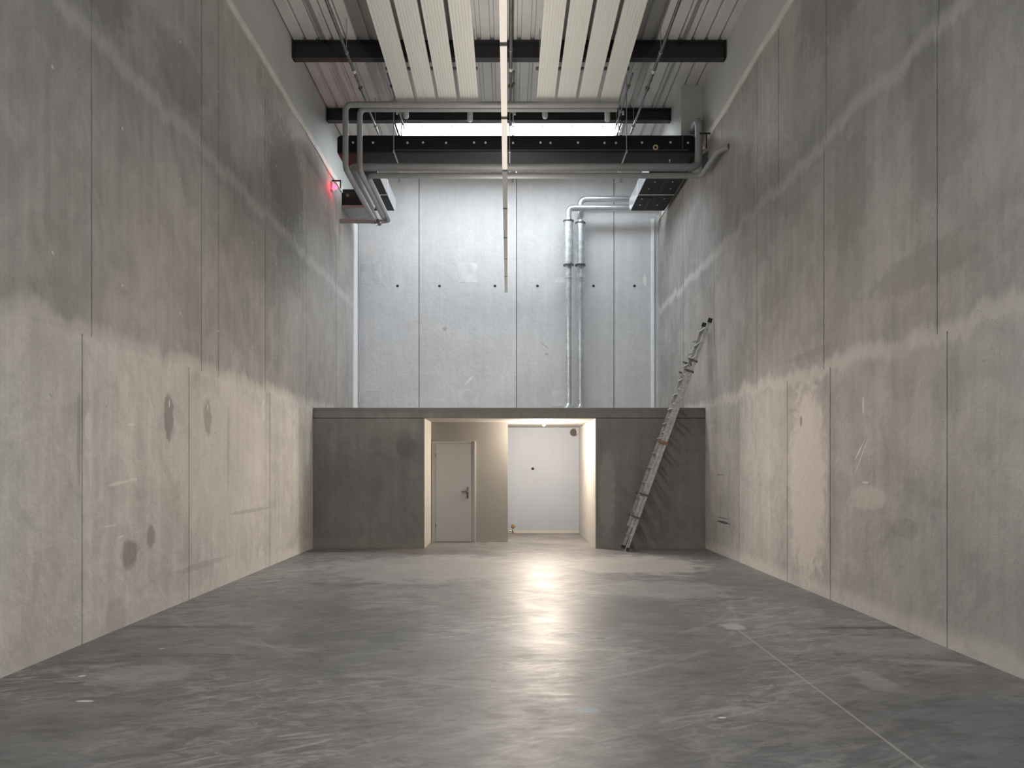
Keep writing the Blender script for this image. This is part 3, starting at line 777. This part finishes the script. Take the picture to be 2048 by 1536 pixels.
# ------------------------------------------------------------------ strip of lamps
ZL = EYE + 3.9
UP, DOWN = 16, 16
XLm = -.042
js = [4.06, 5.57, 7.10, 8.60, 10.13, 11.62, 13.09, 14.43, 15.76, 17.2]
names = ['nearest lamp of the middle strip, mostly above the picture', 'second nearest lamp of the middle strip, at the top edge of the picture', 'cream lit lamp of the middle strip crossing the nearer black beam', 'cream lit lamp of the middle strip crossing the black duct',
         'greyish lamp of the middle strip just below the long grey pipes', 'dim lamp of the middle strip in front of the upper back wall', 'dim lamp of the middle strip, third from its lower end', 'dim lamp of the middle strip, second from its lower end', 'short dim lamp at the lower far end of the middle strip']
for i in range(len(js) - 1):
    y0, y1 = js[i] + .012, js[i + 1] - .012
    t = thing('linear_lamp', names[i], 'lamp', (XLm, y0, ZL), 'row of narrow ceiling lamps along the middle')
    m = MB(); m.box(XLm - .026, XLm + .026, y0, y1, ZL + .02, ZL + .075, .004); m.build('housing', mBody, t)
    m = MB(); w = .033
    poly = [(XLm - w, ZL + .02), (XLm - w * .92, ZL + .006), (XLm - w * .6, ZL), (XLm + w * .6, ZL), (XLm + w * .92, ZL + .006), (XLm + w, ZL + .02)]
    m.prism(poly, 'Y', y0 + .02, y1 - .02); m.build('diffuser', mTubeOn if y1 < 10.6 else mTubeDim, t)
    for yy, yz in ((y0, y0 + .022), (y1 - .022, y1)):
        m = MB(); m.box(XLm - .034, XLm + .034, yy, yz, ZL - .002, ZL + .06); m.build('end_cap', mCap, t)
    for nm, zz, rx, pw in (('added_uplight', ZL + .08, math.pi, UP), ('added_downlight', ZL - .006, 0, DOWN if y1 < 8.7 else 46 if y1 < 11.7 else 16)):  # area lights added to each lamp to brighten the roof and lower walls
        l = bpy.data.lights.new(nm, 'AREA'); l.shape = 'RECTANGLE'; l.size = .05; l.size_y = y1 - y0 - .06
        l.energy = pw; l.color = (1, .93, .85) if nm == 'added_uplight' else (1, .89, .79)
        o = bpy.data.objects.new(nm, l); COL.objects.link(o); o.parent = t; o.rotation_euler = (rx, 0, 0)
        o.location = Vector((XLm, (y0 + y1) / 2, zz)) - t.location
    yw = y1 - .08 if i == 7 else y0 + .05
    m = MB(); m.tube([(XLm, yw, ZL + .07), (XLm, yw, ZR)], .0018, 6); m.build('suspension_wire', mWire, t)

# ------------------------------------------------------------------ mezzanine box with the niche
OX0, OX1, OZ = X(848, YF), X(1192, YF), Z(836, YF)
YD = 15.61
m = MB()
m.box(XL + .004, OX0, YF, YF + .2, 0, ZM - .2); m.box(OX1, XR - .004, YF, YF + .2, 0, ZM - .2)
m.box(OX0, OX1, YF, YF + .2, OZ, ZM - .2)
m.box(XL + .004, XR - .004, YF, YB - .004, ZM - .195, ZM, .012)
m.box(X(662, YF), X(664, YF) + .01, YF - .004, YF + .01, .1, 2.2)
struct(m.build('wall_mezzanine', mM), 'dark concrete front of the mezzanine box')
# casing of the opening
m = MB()
m.box(OX0 - .002, OX0 + .012, YF - .006, YD, .0, OZ); m.box(OX1 - .012, OX1 + .002, YF - .006, 17.75, .0, OZ)
m.box(OX0, OX1, YF - .006, YF + .22, OZ - .012, OZ + .001)
struct(m.build('trim_6', mCeil), 'pale lining of the mezzanine opening')
m = MB(); m.box(OX0 - .1, OX1 + .1, YF + .2, 17.9, OZ + .001, ZM - .2); struct(m.build('ceiling_niche', mCeil))
m = MB(); m.box(OX0 - .1, -.005, YD, YD + .1, 0, OZ + .0); struct(m.build('wall_niche_left', mNiche), 'beige partition wall holding the door')
m = MB(); m.box(-.105, -.005, YD + .1, 17.9, 0, OZ); struct(m.build('wall_niche_return', mWhite))
YW = 17.73
m = MB(); m.box(-.105, OX1 + .1, YW, YW + .15, 0, OZ); struct(m.build('wall_niche_back', mWhite), 'bright white end wall of the niche')
m = MB(); m.box(OX1 - .001, OX1 + .1, YF + .2, YW, 0, OZ); struct(m.build('wall_niche_right', mWhite))
m = MB(); m.box(-.004, OX1 - .013, YW - .012, YW, 0, .06, .003); struct(m.build('baseboard_back', mCeil))
m = MB(); m.box(OX0 + .013, X(861, YD), YD - .01, YD, 0, .03, .002); m.box(X(952, YD), -.006, YD - .01, YD, 0, .03, .002); struct(m.build('baseboard_left', mNiche))

# door
dxa, dxb = X(872, YD), X(943, YD)
door = MB(); door.box(dxa, dxb, YD - .035, YD - .002, .008, Z(888, YD), .003)
d = door.build('door_1', mDoor); struct(d, 'plain grey-white door in the beige partition')
m = MB(); fa, fb, ft = X(863, YD), X(951, YD), Z(882.5, YD)
for a, c in ((fa, dxa - .003), (dxb + .003, fb)):
    m.box(a, c, YD - .03, YD + .0, 0, ft, .004); 
m.box(fb - .03, fb + .002, YD - .045, YD + .002, 0, ft + .002, .004)
m.box(dxa - .003, dxb + .003, YD - .029, YD, Z(888, YD) + .003, ft, .002); m.build('door_frame', mFrame, d)
m = MB(); hx, hz = X(935.5, YD), Z(985, YD)
m.box(hx - .02, hx + .02, YD - .046, YD - .0345, hz - .115, hz + .115, .004)
m.tube([(hx, YD - .04, hz + .02), (hx, YD - .085, hz + .02), (hx - .125, YD - .085, hz + .02)], .011, 10, .02)
m.lathe((hx, YD - .046, hz - .07), (0, -1, 0), [(0, .012), (.006, .012)], 10); m.build('door_handle', mHandle, d, True)
for py in (912, 1052):
    m = MB(); m.lathe((dxa - .002, YD - .04, Z(py, YD) - .04), (0, 0, 1), [(0, .009), (.09, .009)], 10); m.build('hinge', mHandle, d, True)

# round vent hole, socket, tap in the niche
t = thing('duct_opening', 'round dark pipe opening high on the white niche wall', 'vent', (X(1147.5, YW), YW, Z(865, YW)))
m = MB(); c = (X(1147.5, YW), YW - .012, Z(865, YW))
r = .083
t2 = bmesh.new(); n = 28
ro_ = []
for rr, yy in ((r, 0), (r + .006, -.002), (r, -.006), (r - .008, -.004), (r - .01, .008)):
    ro_.append([t2.verts.new((c[0] + rr * math.cos(2 * math.pi * k / n), c[1] + yy, c[2] + rr * math.sin(2 * math.pi * k / n))) for k in range(n)])
for a, b_ in zip(ro_[:-1], ro_[1:]):
    for k in range(n): t2.faces.new((a[k], a[(k + 1) % n], b_[(k + 1) % n], b_[k]))
m.join(t2); m.build('pipe_rim', mHandle, t, True)
m = MB(); m.lathe((c[0], YW - .004, c[2]), (0, 1, 0), [(0, r - .002), (.002, r - .002)], 28); m.build('dark_bore', mat('duct_bore', (.035, .030, .024), .6, noise=.4, nscale=20), t)
tag(MB().lathe((X(1065.5, YW), YW, Z(937.5, YW)), (0, -1, 0), [(0, .035), (.01, .033), (.018, .02), (.03, .012)], 16).build('wall_socket', mHole, None, True), 'small dark round socket in the middle of the white niche wall', 'socket')
t = thing('water_tap', 'brass wall tap with small valves low on the white niche wall', 'tap', (X(1025, YW), YW, .05))
a_ = X(1026.5, YW)
m = MB(); m.lathe((a_, YW, Z(1052, YW)), (0, -1, 0), [(0, .045), (.02, .045), (.03, .032), (.045, .03)], 8); m.build('brass_cap', mBrass, t, True)
m = MB(); m.tube([(a_ - .02, YW - .02, Z(1060, YW)), (a_, YW - .04, Z(1066, YW) + .01), (a_, YW - .04, .03)], .012, 8, .01); m.tube([(a_ - .09, YW - .03, .06), (a_ - .04, YW - .03, .05)], .012, 8); m.build('valve_stub', mHandle, t, True)

# ceiling lamp of the niche: bare bulb in a dark holder
LX, LY = .72, 15.45
t = thing('bare_bulb', 'bare bulb in a dark holder on the ceiling of the lit opening', 'lamp', (LX, LY, OZ))
m = MB(); m.lathe((LX, LY, OZ + .002), (0, 0, -1), [(0, .03), (.008, .03), (.014, .016), (.03, .016)], 16); m.build('lamp_holder', mHandle, t, True)
m = MB(); m.lathe((LX, LY, OZ - .028), (0, 0, -1), [(0, .012), (.012, .018), (.03, .03), (.045, .031), (.06, .024), (.068, .008)], 18); m.build('bulb', mBulb, t, True)
pl = bpy.data.lights.new('niche_light', 'POINT'); pl.energy = 340; pl.color = (1, .85, .70); pl.shadow_soft_size = .16
po = bpy.data.objects.new('niche_light', pl); po.location = (0, 0, -.17); COL.objects.link(po)
po.parent = t

# ------------------------------------------------------------------ ladder
lad = thing('ladder', 'long aluminium extension ladder leaning from the floor to the right wall', 'ladder', (2.12, 14.1, 0))
A0 = Vector((2.13, 0, .02)); A1 = Vector((XR - .058, 0, 4.16))
u = (A1 - A0).normalized(); nv = Vector((-u.z, 0, u.x)); vy = Vector((0, 1, 0))
LN, LF = 13.84, 14.27
total = (A1 - A0).length
def stile(yc, s0, s1, off, name='stile'):
    c = A0 + u * ((s0 + s1) / 2) + nv * off; c.y = yc
    m = MB(); m.obox(c, u, nv, vy, (s1 - s0) / 2, .027, .004)
    for e in (-1, 1):
        cc = c + nv * e * .023; cc.y = yc + .010
        m.obox(cc, u, nv, vy, (s1 - s0) / 2, .004, .012)
    return m.build(name, mAlu, lad)
for yc in (LN, LF): stile(yc, 0, total, 0)
for yc in (LN + .03, LF - .03): stile(yc, .42, 3.5, .056, 'inner_stile')
k = 0; s_ = .28
while s_ < total - .1:
    c = A0 + u * s_; c.y = (LN + LF) / 2
    m = MB(); c1 = c + nv * .012
    m.obox(c1, u, nv, vy, .014, .036, (LF - LN) / 2 - .004, .004)
    for yc in (LN - .004, ):
        cc = A0 + u * s_; cc.y = yc
        m.lathe(cc - nv * .012, (0, -1, 0), [(0, .012), (.005, .011), (.006, .006)], 10)
    m.build('rung', mAlu, lad)
    if s_ > .5 and s_ < 3.6 and abs(s_ - 2.0) > 0:
        m = MB(); c2 = c + nv * .075; c2.y = c.y
        m.obox(c2 + u * .14, u, nv, vy, .013, .03, (LF - LN) / 2 - .036, .004); m.build('inner_rung', mAlu, lad)
    s_ += .283
for s_, mtl in ((2.05, mRust), (3.62, mHandle), (3.42, mHandle), (1.05, mHandle), (.62, mHandle)):
    for yc in (LN, LF):
        c = A0 + u * s_ + nv * .03; c.y = yc
        m = MB(); m.obox(c, u, nv, vy, .03 if mtl is mRust else .018, .074, .016, .003); m.obox(c + nv * .085, u, nv, vy, .014, .022, .01, .003); m.build('guide_bracket', mtl, lad)
for s_ in (3.1, 3.8, 4.05, 2.9):
    c = A0 + u * s_ + nv * .05; c.y = LF
    m = MB(); m.obox(c, (u + nv * .6).normalized(), (nv - u * .6).normalized(), vy, .012, .05, .012, .003); m.build('hook', mAlu, lad)
for yc in (LN, LF):
    c = A0 + u * .02; c.y = yc
    m = MB(); m.obox(c + u * .005, u, nv, vy, .03, .038, .018, .006); m.build('foot', mRubber, lad)
    c = A1.copy(); c.y = yc
    m = MB(); m.obox(c - u * .005, u, nv, vy, .04, .038, .018, .008); m.build('end_cap', mRubber, lad)
m = MB(); c = A0 + u * .25; m.tube([(c.x - .06, LN - .02, c.z + .06), (c.x - .03, LN - .02, c.z - .02), (A0.x - .03, LN - .02, .01)], .009, 8, .03); m.build('stabiliser_rod', mWire, lad, True)
